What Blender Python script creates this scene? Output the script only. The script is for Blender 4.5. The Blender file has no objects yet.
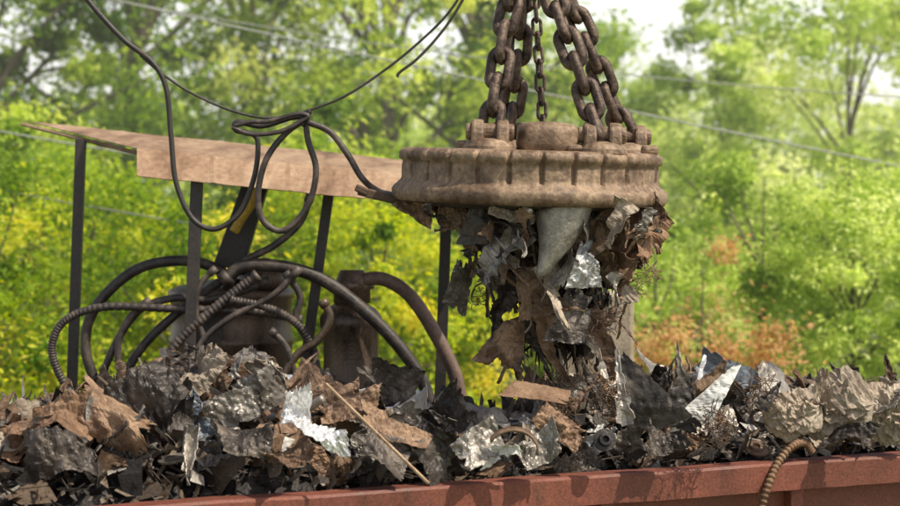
import bpy, math, random
import numpy as np
from mathutils import Vector, Matrix, noise
random.seed(7)
scn = bpy.context.scene
scn.view_settings.view_transform = 'Standard'
scn.view_settings.look = 'None'
scn.view_settings.exposure = 0
# ------------------------------------------------------------------ camera
CAM = Vector((0, -12, 4.0)); PITCH = math.atan(53*0.0005)
cd = bpy.data.cameras.new('camera'); cam = bpy.data.objects.new('camera', cd)
scn.collection.objects.link(cam); scn.camera = cam
cam.location = CAM; cam.rotation_euler = (math.pi/2-PITCH, 0, 0)
cd.lens = 80; cd.sensor_width = 36; cd.clip_end = 2000
cd.dof.use_dof = True; cd.dof.focus_distance = 12.8; cd.dof.aperture_fstop = 1.4
def P(u, v, y):
    """world point at distance y behind the wagon front, surveyed from the photograph"""
    a = (u-450)*0.0005; b = (253-v)*0.0005
    d = Vector((a, math.cos(PITCH)+b*math.sin(PITCH), b*math.cos(PITCH)-math.sin(PITCH)))
    return CAM + d*((y+12)/d.y)
def proj(p):
    r = Vector(p)-CAM
    f = r.y*math.cos(PITCH)-r.z*math.sin(PITCH); up = r.z*math.cos(PITCH)+r.y*math.sin(PITCH)
    return 450+r.x/f/0.0005, 253-up/f/0.0005
# ------------------------------------------------------------------ light
S = Vector((0.50, -0.26, 0.83)).normalized()
w = bpy.data.worlds.new('World'); scn.world = w; w.use_nodes = True
nt = w.node_tree; bg = nt.nodes['Background']
sky = nt.nodes.new('ShaderNodeTexSky'); sky.sky_type = 'NISHITA'; sky.sun_disc = False
sky.sun_elevation = math.asin(S.z); sky.sun_rotation = math.atan2(S.x, S.y)
sky.dust_density = 4; sky.air_density = 1.0; sky.ozone_density = 0.6
add = nt.nodes.new('ShaderNodeMix'); add.data_type = 'RGBA'; add.blend_type = 'ADD'; add.inputs[0].default_value = 1
tc = nt.nodes.new('ShaderNodeTexCoord'); sp = nt.nodes.new('ShaderNodeSeparateXYZ'); hr = nt.nodes.new('ShaderNodeValToRGB')
nt.links.new(tc.outputs['Generated'], sp.inputs[0]); nt.links.new(sp.outputs['Z'], hr.inputs[0])
hr.color_ramp.elements[0].position = 0.1; hr.color_ramp.elements[0].color = (10.0, 9.8, 9.0, 1)
hr.color_ramp.elements[1].position = 0.32; hr.color_ramp.elements[1].color = (0.0, 0.0, 0.0, 1)
nt.links.new(sky.outputs[0], add.inputs[6]); nt.links.new(hr.outputs[0], add.inputs[7])
nt.links.new(add.outputs[2], bg.inputs[0]); bg.inputs[1].default_value = 0.12
ld = bpy.data.lights.new('sun', 'SUN'); ld.energy = 5.0; ld.angle = math.radians(0.5); ld.color = (1, 0.92, 0.77)
sun = bpy.data.objects.new('sun', ld); scn.collection.objects.link(sun)
sun.rotation_euler = S.to_track_quat('Z', 'Y').to_euler(); sun.location = (5, 5, 15)
# ------------------------------------------------------------------ materials
def newmat(name):
    m = bpy.data.materials.new(name); m.use_nodes = True
    n = m.node_tree.nodes; l = m.node_tree.links
    return m, n, l, n['Principled BSDF']
def ramp(n, stops):
    r = n.new('ShaderNodeValToRGB'); e = r.color_ramp.elements
    while len(e) < len(stops): e.new(0.5)
    for i, (p, c) in enumerate(stops):
        e[i].position = p; e[i].color = (*c, 1)
    return r
def metal_mat(name, stops, scale=6, rough=(0.5, 0.9), metallic=0.0, bump=0.4, rnd=0.35, fine=60, bdist=0.01, grime=0.45, streak=None, gain=1.0):
    m, n, l, b = newmat(name)
    stops = [(p, tuple(min(.9, c*gain) for c in col)) for p, col in stops]
    tc = n.new('ShaderNodeTexCoord'); oi = n.new('ShaderNodeObjectInfo')
    add = n.new('ShaderNodeVectorMath'); add.operation = 'ADD'
    mul = n.new('ShaderNodeMath'); mul.operation = 'MULTIPLY'; mul.inputs[1].default_value = 37.0
    l.new(oi.outputs['Random'], mul.inputs[0]); l.new(tc.outputs['Object'], add.inputs[0]); l.new(mul.outputs[0], add.inputs[1])
    src = add
    if streak:
        src = n.new('ShaderNodeVectorMath'); src.operation = 'MULTIPLY'; src.inputs[1].default_value = streak; l.new(add.outputs[0], src.inputs[0])
    n1 = n.new('ShaderNodeTexNoise'); n1.inputs['Scale'].default_value = scale; n1.inputs['Detail'].default_value = 9; n1.inputs['Roughness'].default_value = 0.68
    n2 = n.new('ShaderNodeTexNoise'); n2.inputs['Scale'].default_value = fine; n2.inputs['Detail'].default_value = 5
    l.new(src.outputs[0], n1.inputs['Vector']); l.new(add.outputs[0], n2.inputs['Vector'])
    r = ramp(n, stops); l.new(n1.outputs[0], r.inputs[0])
    hs = n.new('ShaderNodeHueSaturation')
    mr = n.new('ShaderNodeMapRange'); mr.inputs[3].default_value = 1-rnd; mr.inputs[4].default_value = 1+rnd
    l.new(oi.outputs['Random'], mr.inputs[0]); l.new(mr.outputs[0], hs.inputs['Value'])
    mx = n.new('ShaderNodeMix'); mx.data_type = 'RGBA'; mx.blend_type = 'MULTIPLY'; mx.inputs[0].default_value = grime
    r2 = ramp(n, [(0.3, (0.35, 0.33, 0.3)), (0.65, (1.2, 1.2, 1.2))]); l.new(n2.outputs[0], r2.inputs[0])
    l.new(r.outputs[0], mx.inputs[6]); l.new(r2.outputs[0], mx.inputs[7]); l.new(mx.outputs[2], hs.inputs['Color'])
    l.new(hs.outputs[0], b.inputs['Base Color'])
    rr = n.new('ShaderNodeMapRange'); rr.inputs[1].default_value = 0.3; rr.inputs[2].default_value = 0.7
    rr.inputs[3].default_value = rough[0]; rr.inputs[4].default_value = rough[1]
    l.new(n1.outputs[0], rr.inputs[0]); l.new(rr.outputs[0], b.inputs['Roughness'])
    b.inputs['Metallic'].default_value = metallic
    bp = n.new('ShaderNodeBump'); bp.inputs['Strength'].default_value = bump; bp.inputs['Distance'].default_value = bdist
    ad = n.new('ShaderNodeMath'); ad.operation = 'ADD'; l.new(n1.outputs[0], ad.inputs[0]); l.new(n2.outputs[0], ad.inputs[1])
    l.new(ad.outputs[0], bp.inputs['Height']); l.new(bp.outputs[0], b.inputs['Normal'])
    return m
M = {}
M['magnet'] = metal_mat('rusty_dusty_steel', [(0.30, (0.045, 0.026, 0.015)), (0.43, (0.15, 0.095, 0.058)), (0.56, (0.32, 0.225, 0.145)), (0.66, (0.20, 0.13, 0.08)), (0.78, (0.09, 0.055, 0.034))], scale=3.2, rough=(0.45, 0.8), bump=0.6, rnd=0.05, bdist=0.012, metallic=.15, grime=.6, fine=30)
M['chain'] = metal_mat('worn_chain_steel', [(0.35, (0.03, 0.02, 0.015)), (0.5, (0.09, 0.06, 0.045)), (0.7, (0.24, 0.18, 0.135))], scale=14, rough=(0.35, 0.7), metallic=0.45, bump=0.5, rnd=0.1)
M['roof'] = metal_mat('rusted_roof_sheet', [(0.30, (0.12, 0.062, 0.034)), (0.42, (0.25, 0.15, 0.086)), (0.52, (0.34, 0.22, 0.135)), (0.62, (0.42, 0.29, 0.185)), (0.75, (0.24, 0.135, 0.075))], scale=1.5, rough=(0.4, 0.7), bump=0.12, rnd=0.03, streak=(2.4, .7, .7), fine=24, grime=.4, metallic=.1)
M['black'] = metal_mat('dark_painted_steel', [(0.3, (0.022, 0.02, 0.02)), (0.6, (0.06, 0.048, 0.04)), (0.75, (0.13, 0.075, 0.05))], scale=5, rough=(0.4, 0.7), bump=0.3)
M['rubber'] = metal_mat('dusty_rubber', [(0.3, (0.024, 0.02, 0.018)), (0.5, (0.06, 0.046, 0.04)), (0.68, (0.17, 0.13, 0.10))], scale=7, rough=(0.35, 0.7), bump=0.3)
M['hosered'] = metal_mat('brown_rubber_hose', [(0.3, (0.08, 0.05, 0.04)), (0.55, (0.17, 0.11, 0.085)), (0.75, (0.28, 0.20, 0.155))], scale=7, rough=(0.45, 0.75), bump=0.3, rnd=.1)
M['tank'] = metal_mat('brown_oily_steel', [(0.3, (0.03, 0.021, 0.016)), (0.45, (0.11, 0.075, 0.052)), (0.6, (0.22, 0.155, 0.11)), (0.75, (0.08, 0.05, 0.035))], scale=3.0, rough=(0.2, 0.55), metallic=0.25, bump=0.4, streak=(1.6, 1.6, .5), rnd=.1)
M['wagon'] = metal_mat('faded_red_wagon_paint', [(0.25, (0.07, 0.025, 0.015)), (0.40, (0.145, 0.042, 0.024)), (0.6, (0.20, 0.06, 0.035)), (0.74, (0.08, 0.036, 0.022))], scale=2.4, rough=(0.5, 0.8), bump=0.3, rnd=0.03, streak=(1, 1, .5), grime=.55)
M['rust'] = metal_mat('rust_scrap', [(0.3, (0.04, 0.022, 0.014)), (0.48, (0.15, 0.09, 0.055)), (0.6, (0.26, 0.17, 0.105)), (0.8, (0.09, 0.053, 0.035))], scale=5, rough=(0.4, 0.8), bump=0.5, rnd=0.4, metallic=.2)
M['dark'] = metal_mat('dark_oily_scrap', [(0.3, (0.016, 0.013, 0.012)), (0.5, (0.062, 0.051, 0.044)), (0.7, (0.17, 0.14, 0.115))], scale=5, rough=(0.35, 0.7), metallic=0.3, bump=0.4, rnd=0.45)
M['grey'] = metal_mat('dirty_galvanised_scrap', [(0.3, (0.09, 0.078, 0.066)), (0.48, (0.25, 0.225, 0.195)), (0.65, (0.42, 0.39, 0.35)), (0.8, (0.18, 0.145, 0.11))], scale=4, rough=(0.3, 0.55), metallic=0.4, bump=0.35, rnd=0.3)
M['silver'] = metal_mat('crumpled_bright_sheet', [(0.3, (0.35, 0.33, 0.31)), (0.45, (0.62, 0.62, 0.62)), (0.68, (0.80, 0.81, 0.82)), (0.8, (0.4, 0.35, 0.3))], scale=5, rough=(0.25, 0.5), metallic=0.6, bump=0.3, rnd=0.15, grime=.25)
M['white'] = metal_mat('chipped_white_paint', [(0.3, (0.22, 0.16, 0.12)), (0.40, (0.58, 0.56, 0.53)), (0.6, (0.78, 0.77, 0.74)), (0.8, (0.46, 0.41, 0.36))], scale=5, rough=(0.4, 0.7), bump=0.3, rnd=0.1, grime=.3)
M['tan'] = metal_mat('dusty_tan_sheet', [(0.3, (0.12, 0.09, 0.065)), (0.46, (0.28, 0.22, 0.165)), (0.62, (0.42, 0.355, 0.275)), (0.76, (0.17, 0.12, 0.085))], scale=4, rough=(0.6, 0.9), bump=0.5, rnd=0.22)
M['orange'] = metal_mat('orange_rust_sheet', [(0.3, (0.08, 0.037, 0.02)), (0.48, (0.19, 0.105, 0.057)), (0.64, (0.30, 0.19, 0.115)), (0.8, (0.11, 0.06, 0.036))], scale=4, rough=(0.6, 0.9), bump=0.5, rnd=0.2)
M['blue'] = metal_mat('blue_grey_paint_scrap', [(0.3, (0.03, 0.04, 0.05)), (0.5, (0.12, 0.14, 0.165)), (0.7, (0.25, 0.28, 0.30))], scale=5, rough=(0.35, 0.7), bump=0.4, rnd=0.3)
M['wood'] = metal_mat('weathered_wood', [(0.3, (0.14, 0.085, 0.05)), (0.5, (0.34, 0.23, 0.14)), (0.7, (0.46, 0.34, 0.22))], scale=12, rough=(0.7, 0.9), bump=0.4, rnd=0.1)
M['yellow'] = metal_mat('yellow_strap', [(0.3, (0.35, 0.2, 0.03)), (0.6, (0.60, 0.40, 0.04))], scale=12, rough=(0.5, 0.8), bump=0.3, rnd=0.1)
M['concrete'] = metal_mat('pale_concrete', [(0.3, (0.22, 0.18, 0.12)), (0.5, (0.38, 0.32, 0.225)), (0.7, (0.46, 0.395, 0.29))], scale=4, rough=(0.8, 0.95), bump=0.5, rnd=0.05)
M['bark'] = metal_mat('tree_bark', [(0.3, (0.05, 0.042, 0.03)), (0.5, (0.13, 0.105, 0.08)), (0.7, (0.24, 0.20, 0.155))], scale=6, rough=(0.8, 0.95), bump=0.8, rnd=0.2)
M['ground'] = metal_mat('grassy_ground', [(0.3, (0.05, 0.07, 0.02)), (0.5, (0.10, 0.13, 0.04)), (0.7, (0.18, 0.15, 0.09))], scale=0.6, rough=(0.9, 1), bump=0.4, rnd=0.0, fine=9)
M['wire'] = metal_mat('overhead_wire_metal', [(0.3, (0.24, 0.25, 0.22)), (0.7, (0.36, 0.37, 0.34))], rough=(0.4, 0.6), bump=0.0)
def shard_mat():
    m = metal_mat('mixed_scrap_debris', [(0.3, (0.5, 0.45, 0.4)), (0.6, (1, 1, 1))], scale=25, rough=(0.4, 0.75), bump=0.5, rnd=0.0, metallic=.2)
    n, l = m.node_tree.nodes, m.node_tree.links
    at = n.new('ShaderNodeAttribute'); at.attribute_name = 'tint'
    r = ramp(n, [(0.0, (0.014, 0.012, 0.011)), (0.35, (0.055, 0.042, 0.033)), (0.6, (0.15, 0.105, 0.07)), (0.8, (0.26, 0.21, 0.16)), (0.93, (0.40, 0.38, 0.35)), (1.0, (0.76, 0.75, 0.73))])
    l.new(at.outputs['Fac'], r.inputs[0])
    b = n['Principled BSDF']; src = b.inputs['Base Color'].links[0].from_socket
    mx = n.new('ShaderNodeMix'); mx.data_type = 'RGBA'; mx.blend_type = 'MULTIPLY'; mx.inputs[0].default_value = 1
    l.new(r.outputs[0], mx.inputs[6]); l.new(src, mx.inputs[7]); l.new(mx.outputs[2], b.inputs['Base Color'])
    return m
M['shard'] = shard_mat()
def leaf_mat(name, stops, tr=0.5):
    m = bpy.data.materials.new(name); m.use_nodes = True
    n = m.node_tree.nodes; l = m.node_tree.links; n.clear()
    at = n.new('ShaderNodeAttribute'); at.attribute_name = 'tint'
    r = ramp(n, stops); l.new(at.outputs['Fac'], r.inputs[0])
    d = n.new('ShaderNodeBsdfDiffuse'); t = n.new('ShaderNodeBsdfTranslucent')
    hs = n.new('ShaderNodeHueSaturation'); hs.inputs['Saturation'].default_value = 1.15; hs.inputs['Value'].default_value = 1.5
    l.new(r.outputs[0], d.inputs[0]); l.new(r.outputs[0], hs.inputs['Color']); l.new(hs.outputs[0], t.inputs[0])
    m1 = n.new('ShaderNodeMixShader'); m1.inputs[0].default_value = tr
    l.new(d.outputs[0], m1.inputs[1]); l.new(t.outputs[0], m1.inputs[2])
    o = n.new('ShaderNodeOutputMaterial'); l.new(m1.outputs[0], o.inputs[0]); return m
M['leaf_dark'] = leaf_mat('leaf_green', [(0, (0.06, 0.12, 0.02)), (0.4, (0.24, 0.37, 0.05)), (0.75, (0.54, 0.64, 0.10)), (1, (0.78, 0.80, 0.26))])
M['leaf_yel'] = leaf_mat('leaf_yellow_green', [(0, (0.08, 0.16, 0.02)), (0.35, (0.30, 0.42, 0.04)), (0.7, (0.64, 0.65, 0.07)), (1, (0.84, 0.72, 0.12))])
M['leaf_hazed'] = leaf_mat('leaf_green_haze_tint', [(0, (0.20, 0.29, 0.05)), (0.4, (0.50, 0.61, 0.16)), (0.75, (0.72, 0.78, 0.28)), (1, (0.86, 0.88, 0.48))])  # background haze put into the leaf colour as extra paleness
M['leaf_red'] = leaf_mat('leaf_dry_brown', [(0, (0.26, 0.20, 0.08)), (0.4, (0.60, 0.36, 0.17)), (0.6, (0.70, 0.46, 0.25)), (0.78, (0.50, 0.60, 0.20)), (1, (0.6, 0.68, 0.28))])
# ------------------------------------------------------------------ mesh helpers
def mk(name, verts, faces, mat, parent=None, origin=None, smooth=True, label=None, category=None, group=None, kind=None, solid=None, bevel=None):
    v = np.array([tuple(p) for p in verts], dtype=float)
    if origin is None:
        origin = Vector(parent.location) if parent is not None else Vector(v.mean(axis=0))
    o3 = np.array(tuple(origin)); v = v-o3
    me = bpy.data.meshes.new(name); me.from_pydata(v.tolist(), [], [list(map(int, f)) for f in faces]); me.update()
    if smooth: me.polygons.foreach_set('use_smooth', [True]*len(me.polygons))
    me.materials.append(mat)
    ob = bpy.data.objects.new(name, me); scn.collection.objects.link(ob)
    if parent is not None:
        ob.parent = parent; ob.location = Vector(origin)-Vector(parent.location)
    else: ob.location = origin
    if label: ob['label'] = label
    if category: ob['category'] = category
    if group: ob['group'] = group
    if kind: ob['kind'] = kind
    if bevel:
        md = ob.modifiers.new('bevel', 'BEVEL'); md.width = bevel; md.segments = 2; md.limit_method = 'ANGLE'
    if solid:
        md = ob.modifiers.new('thickness', 'SOLIDIFY'); md.thickness = solid
    return ob
def root(name, loc, label, category, group=None):
    e = bpy.data.objects.new(name, None); scn.collection.objects.link(e); e.location = loc; e.empty_display_size = 0.2
    e['label'] = label; e['category'] = category
    if group: e['group'] = group
    return e
def smooth_path(pts, n=8):
    p = [Vector(q) for q in pts]; p = [p[0]*2-p[1]]+p+[p[-1]*2-p[-2]]; out = []
    for i in range(1, len(p)-2):
        a, b, c, d = p[i-1:i+3]
        for k in range(n):
            t = k/n
            out.append(0.5*((2*b)+(c-a)*t+(2*a-5*b+4*c-d)*t*t+(3*b-a-3*c+d)*t**3))
    out.append(p[-2]); return out
def tube(path, r, seg=10, closed=False):
    path = [Vector(q) for q in path]; n = len(path); rs = r if isinstance(r, (list, tuple, np.ndarray)) else [r]*n
    V = []; F = []
    t0 = (path[1]-path[0]).normalized(); up = Vector((0, 0, 1)) if abs(t0.z) < 0.9 else Vector((1, 0, 0))
    nrm = (up-t0*up.dot(t0)).normalized()
    for i in range(n):
        if closed: t = (path[(i+1) % n]-path[i-1])
        else: t = path[min(i+1, n-1)]-path[max(i-1, 0)]
        if t.length < 1e-9: t = Vector((0, 0, 1))
        t.normalize(); q = nrm-t*nrm.dot(t)
        if q.length > 1e-6: nrm = q.normalized()
        bi = t.cross(nrm)
        for k in range(seg):
            a = 2*math.pi*k/seg; V.append(path[i]+(nrm*math.cos(a)+bi*math.sin(a))*rs[i])
    m = n if closed else n-1
    for i in range(m):
        j = (i+1) % n
        for k in range(seg):
            k2 = (k+1) % seg; F.append((i*seg+k, i*seg+k2, j*seg+k2, j*seg+k))
    if not closed:
        F.append(tuple(range(seg))[::-1]); F.append(tuple((n-1)*seg+k for k in range(seg)))
    return V, F
def join(parts):
    V = []; F = []
    for v, f in parts:
        o = len(V); V += list(v); F += [tuple(i+o for i in q) for q in f]
    return V, F
def box(c, sx, sy, sz, mat3=None):
    c = Vector(c); V = []
    for dz in (-1, 1):
        for dx, dy in ((-1, -1), (1, -1), (1, 1), (-1, 1)):
            p = Vector((dx*sx/2, dy*sy/2, dz*sz/2))
            if mat3: p = mat3 @ p
            V.append(c+p)
    return V, [(3, 2, 1, 0), (4, 5, 6, 7), (0, 1, 5, 4), (1, 2, 6, 5), (2, 3, 7, 6), (3, 0, 4, 7)]
def revolve(c, prof, seg=48, mat3=None, rfun=None):
    c = Vector(c); V = []; F = []
    for i, (r, z) in enumerate(prof):
        for k in range(seg):
            a = 2*math.pi*k/seg; rr = r if rfun is None else rfun(i, r, a)
            p = Vector((rr*math.cos(a), rr*math.sin(a), z))
            if mat3: p = mat3 @ p
            V.append(c+p)
    for i in range(len(prof)-1):
        for k in range(seg):
            k2 = (k+1) % seg; F.append((i*seg+k, i*seg+k2, (i+1)*seg+k2, (i+1)*seg+k))
    F.append(tuple(range(seg))[::-1]); F.append(tuple((len(prof)-1)*seg+k for k in range(seg)))
    return V, F
# ------------------------------------------------------------------ ground, hazy air
gv = [(-400, -60, 0), (400, -60, 0), (400, 800, 0), (-400, 800, 0)]
mk('ground', gv, [(0, 1, 2, 3)], M['ground'], kind='structure', origin=Vector((0, 0, 0)))
mh = bpy.data.materials.new('thin_summer_haze'); mh.use_nodes = True; hn = mh.node_tree.nodes; hn.clear()
vs = hn.new('ShaderNodeVolumeScatter'); vs.inputs['Color'].default_value = (1, 1, 0.86, 1); vs.inputs['Density'].default_value = 0.006; vs.inputs['Anisotropy'].default_value = 0.0
ho = hn.new('ShaderNodeOutputMaterial'); mh.node_tree.links.new(vs.outputs[0], ho.inputs['Volume'])
hz = mk('haze', *box((0, 36, 10.1), 120, 58, 20), mh, kind='structure', smooth=False)
# ------------------------------------------------------------------ wagon
W0 = Vector((-1.78, -0.9, 0)); U = Vector((4.78, 2.29, 0)).normalized(); Vv = Vector((-U.y, U.x, 0)); RIM = 2.30
WID = 2.5
def L(u, v, z): return W0+U*u+Vv*v+Vector((0, 0, z))
RW = Matrix((U, Vv, Vector((0, 0, 1)))).transposed()
wag = root('freight_wagon', L(2, 1.2, 0), 'faded red open freight wagon heaped with scrap metal', 'rail wagon')
def lbox(u0, u1, v0, v1, z0, z1): return box(L((u0+u1)/2, (v0+v1)/2, (z0+z1)/2), u1-u0, v1-v0, z1-z0, RW)
mk('side_wall', *join([lbox(-3.5, 9, 0.03, 0.07, 0.95, 2.12)]), M['wagon'], wag, smooth=False)
mk('side_wall', *join([lbox(-3.5, 9, WID-.07, WID-.03, 0.95, 2.12)]), M['wagon'], wag, smooth=False)
mk('end_wall', *lbox(-3.56, -3.502, 0, WID, 0.95, 2.30), M['wagon'], wag, smooth=False)
mk('end_wall', *lbox(9.002, 9.06, 0, WID, 0.95, 2.30), M['wagon'], wag, smooth=False)
mk('floor', *lbox(-3.5, 9, 0.08, WID-.08, 0.9, 0.97), M['wagon'], wag, smooth=False)
def rimbeam(v0, v1):
    V = []; F = []; n = 140
    for i in range(n+1):
        u = -3.5+12.5*i/n
        dz = 0.008*noise.noise(Vector((u*1.3, v0, 0)))+.003*noise.noise(Vector((u*7, v0, 0))); dv = 0.015*noise.noise(Vector((u*.9, v0, 5)))+.004*noise.noise(Vector((u*6, v0, 9)))
        for vv, zz in ((v0, 2.12), (v0, RIM-.016), (v0+.016, RIM), (v1-.012, RIM), (v1, RIM-.012), (v1, 2.12)):
            V.append(L(u, vv+dv, zz+dz))
    for i in range(n):
        for k in range(6):
            k2 = (k+1) % 6; F.append((i*6+k, (i+1)*6+k, (i+1)*6+k2, i*6+k2))
    F.append(tuple(range(6))); F.append(tuple(n*6+k for k in range(6))[::-1])
    return V, F
mk('rim_beam', *rimbeam(-0.09, 0.10), M['wagon'], wag, smooth=False)
mk('rim_beam', *rimbeam(WID-.10, WID+.05), M['wagon'], wag, smooth=False)
for k in range(9):
    u = -2.64+k*1.42
    mk('side_rib', *lbox(u-.05, u+.05, -0.05, 0.028, 0.9, 2.118), M['wagon'], wag, smooth=False, bevel=0.006)
mk('underframe', *join([lbox(-3.4, 8.9, .7, .85, .6, .895), lbox(-3.4, 8.9, 1.65, 1.8, .6, .895)]), M['black'], wag, smooth=False)
for uu in (-2.2, -0.6, 6.2, 7.8):
    wp = []
    for vv in (.55, 1.95):
        m3 = RW @ Matrix.Rotation(math.pi/2, 3, 'X')
        wp.append(revolve(L(uu, vv, .43), [(.06, -.07), (.43, -.06), (.43, .03), (.40, .06), (.06, .07)], 32, m3))
    wp.append(tube([L(uu, .5, .43), L(uu, 2.0, .43)], .06))
    mk('wheelset', *join(wp), M['black'], wag, smooth=False)
# ------------------------------------------------------------------ heap shape
sil = [(-200, 434), (-60, 430), (0, 422), (60, 406), (140, 388), (215, 378), (290, 388), (330, 404), (380, 420), (440, 424), (520, 416), (600, 394), (680, 388), (760, 394), (830, 390), (900, 392), (1100, 396)]
sx = [a for a, b in sil]; sy = [b for a, b in sil]
CV = 1.25
def crest(u):
    p = L(u, CV, 3); a, b = proj(p); v = float(np.interp(a, sx, sy)); return P(a, v, p.y).z
def heap(u, v):
    top = crest(u)-RIM; t = min(max(v/CV, 0.0), 1.0) if v < CV else min(max((WID-v)/(WID-CV), 0), 1)
    s = math.sin(t*math.pi/2)**0.9
    return RIM-0.10+(top+.10)*s
V = []; F = []; T = []
nu, nv = 320, 80
for i in range(nu+1):
    u = -3.4+12.3*i/nu
    for j in range(nv+1):
        v = 0.11+(WID-.22)*j/nv
        q = Vector((u*3, v*3, 0))
        z = heap(u, v)-0.13+0.09*noise.noise(q)+0.07*noise.noise(q*3)+0.02*noise.noise(q*9)
        V.append(L(u, v, z)); T.append(0.03+0.1*noise.noise(q*4))
for i in range(nu):
    for j in range(nv):
        a = i*(nv+1)+j; F.append((a, a+nv+1, a+nv+2, a+1))
def rrot(r=None):
    r = r or random
    a = Vector((r.gauss(0, 1), r.gauss(0, 1), r.gauss(0, 1))).normalized()
    return Matrix.Rotation(r.uniform(0, math.pi*2), 3, a)
def shard(V, F, T, c, m3, s, asp, t, bend=.4):
    """one bent torn scrap chip with angular outline"""
    o = len(V); h = random.uniform(-bend, bend)*min(1, asp*3)*s; j = lambda x: x+random.uniform(-.35, .35)*asp
    tip = random.uniform(.05, 1)
    for (a, b, cc) in ((-1, j(-asp), 0), (random.uniform(-.3, .3), j(-asp), h), (1, j(-asp)*tip, 0), (random.uniform(.5, 1), j(asp)*tip, 0), (random.uniform(-.3, .3), j(asp), h), (random.uniform(-1, -.6), j(asp), 0)):
        V.append(c+m3 @ Vector((a*s, b*s, cc))); T.append(t)
    F.append((o, o+1, o+4, o+5)); F.append((o+1, o+2, o+3, o+4))
for k in range(7500):
    u = random.uniform(-2.0, 7.2); v = random.uniform(0.08, 2.0)
    z = heap(u, v)+random.uniform(-.12, .0); c = L(u, v, z); m3 = rrot()
    q = random.random()
    if q < .25: s = random.uniform(.01, .04); asp = random.uniform(.3, 1)
    elif q < .8: s = random.uniform(.08, .26); asp = random.uniform(.03, .10)
    else: s = random.uniform(.06, .15); asp = random.uniform(.3, .8)
    if v < .25: s = min(s, .06)
    shard(V, F, T, c, m3, s, asp, random.random()**1.3)
ob = mk('scrap_heap', V, F, M['shard'], smooth=False, kind='stuff', label='dark mass of small broken scrap filling the red wagon', category='scrap', origin=L(2, 1.2, RIM))
at = ob.data.attributes.new('tint', 'FLOAT', 'POINT'); at.data.foreach_set('value', np.clip(np.array(T), 0, 1))
# ------------------------------------------------------------------ scrap generators (local coordinates)
def crumple(w, h, n=20, folds=5, amp=0.25, nz=0.03, curl=0.0, rag=0.15, seed=0, taper=1.0, jit=.16):
    """torn sheet with straight creases, sharp crumples and an angular outline"""
    rr = random.Random(seed); n1 = n if w >= h else max(6, int(n*w/h)); n2 = n if h >= w else max(6, int(n*h/w))
    fs = [(rr.uniform(0, math.pi*2), rr.uniform(-.35, .35)*max(w, h), rr.uniform(-1, 1)*amp) for _ in range(folds)]
    K = [Vector((-.5+rr.uniform(-jit, jit), -.5+rr.uniform(-jit, jit), 0)), Vector((.5+rr.uniform(-jit, jit), -.5+rr.uniform(-jit, jit), 0)),
         Vector((.5*taper+rr.uniform(-jit, jit)*taper, .5+rr.uniform(-jit, jit), 0)), Vector((-.5*taper+rr.uniform(-jit, jit)*taper, .5+rr.uniform(-jit, jit), 0))]
    V = []; off = Vector((seed*7.31 % 50, seed*3.17 % 50, 0)); s = 1.0/max(.12, min(w, h))
    tears = [(rr.uniform(0, 2*math.pi), rr.uniform(.08, .2), rr.uniform(.15, .55)) for _ in range(int(rag*12))]
    for j in range(n2+1):
        for i in range(n1+1):
            a = i/n1; b = j/n2
            q = (K[0]*(1-a)+K[1]*a)*(1-b)+(K[3]*(1-a)+K[2]*a)*b
            ed = max(abs(a-.5), abs(b-.5))*2; th = math.atan2(b-.5, a-.5)
            e = 1-rag*.9*abs(noise.noise(Vector((q.x*9, q.y*9, 3))+off))*ed**6
            for t0, tw, td in tears:
                dt = abs((th-t0+math.pi) % (2*math.pi)-math.pi)
                if dt < tw: e -= td*(1-dt/tw)*ed**5
            x = q.x*w*e; y = q.y*h*e
            z = sum(c*abs(x*math.cos(t)+y*math.sin(t)-o) for t, o, c in fs)
            z += nz*.9*abs(noise.noise(Vector((x*s*1.8, y*s*1.8, 1))+off))+nz*.5*abs(noise.noise(Vector((x*s*4.5, y*s*4.5, 9))+off))+nz*.2*noise.noise(Vector((x*s*10, y*s*10, 4))+off)
            if curl:
                Rr = 1/curl; x, z = (Rr-z)*math.sin(x/Rr), Rr-(Rr-z)*math.cos(x/Rr)
            V.append(Vector((x, y, z)))
    F = []
    for j in range(n2):
        for i in range(n1):
            a = j*(n1+1)+i
            if (i+j) % 2: F += [(a, a+1, a+n1+2), (a, a+n1+2, a+n1+1)]
            else: F += [(a, a+1, a+n1+1), (a+1, a+n1+2, a+n1+1)]
    c = sum(V, Vector())/len(V); return [p-c for p in V], F
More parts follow.
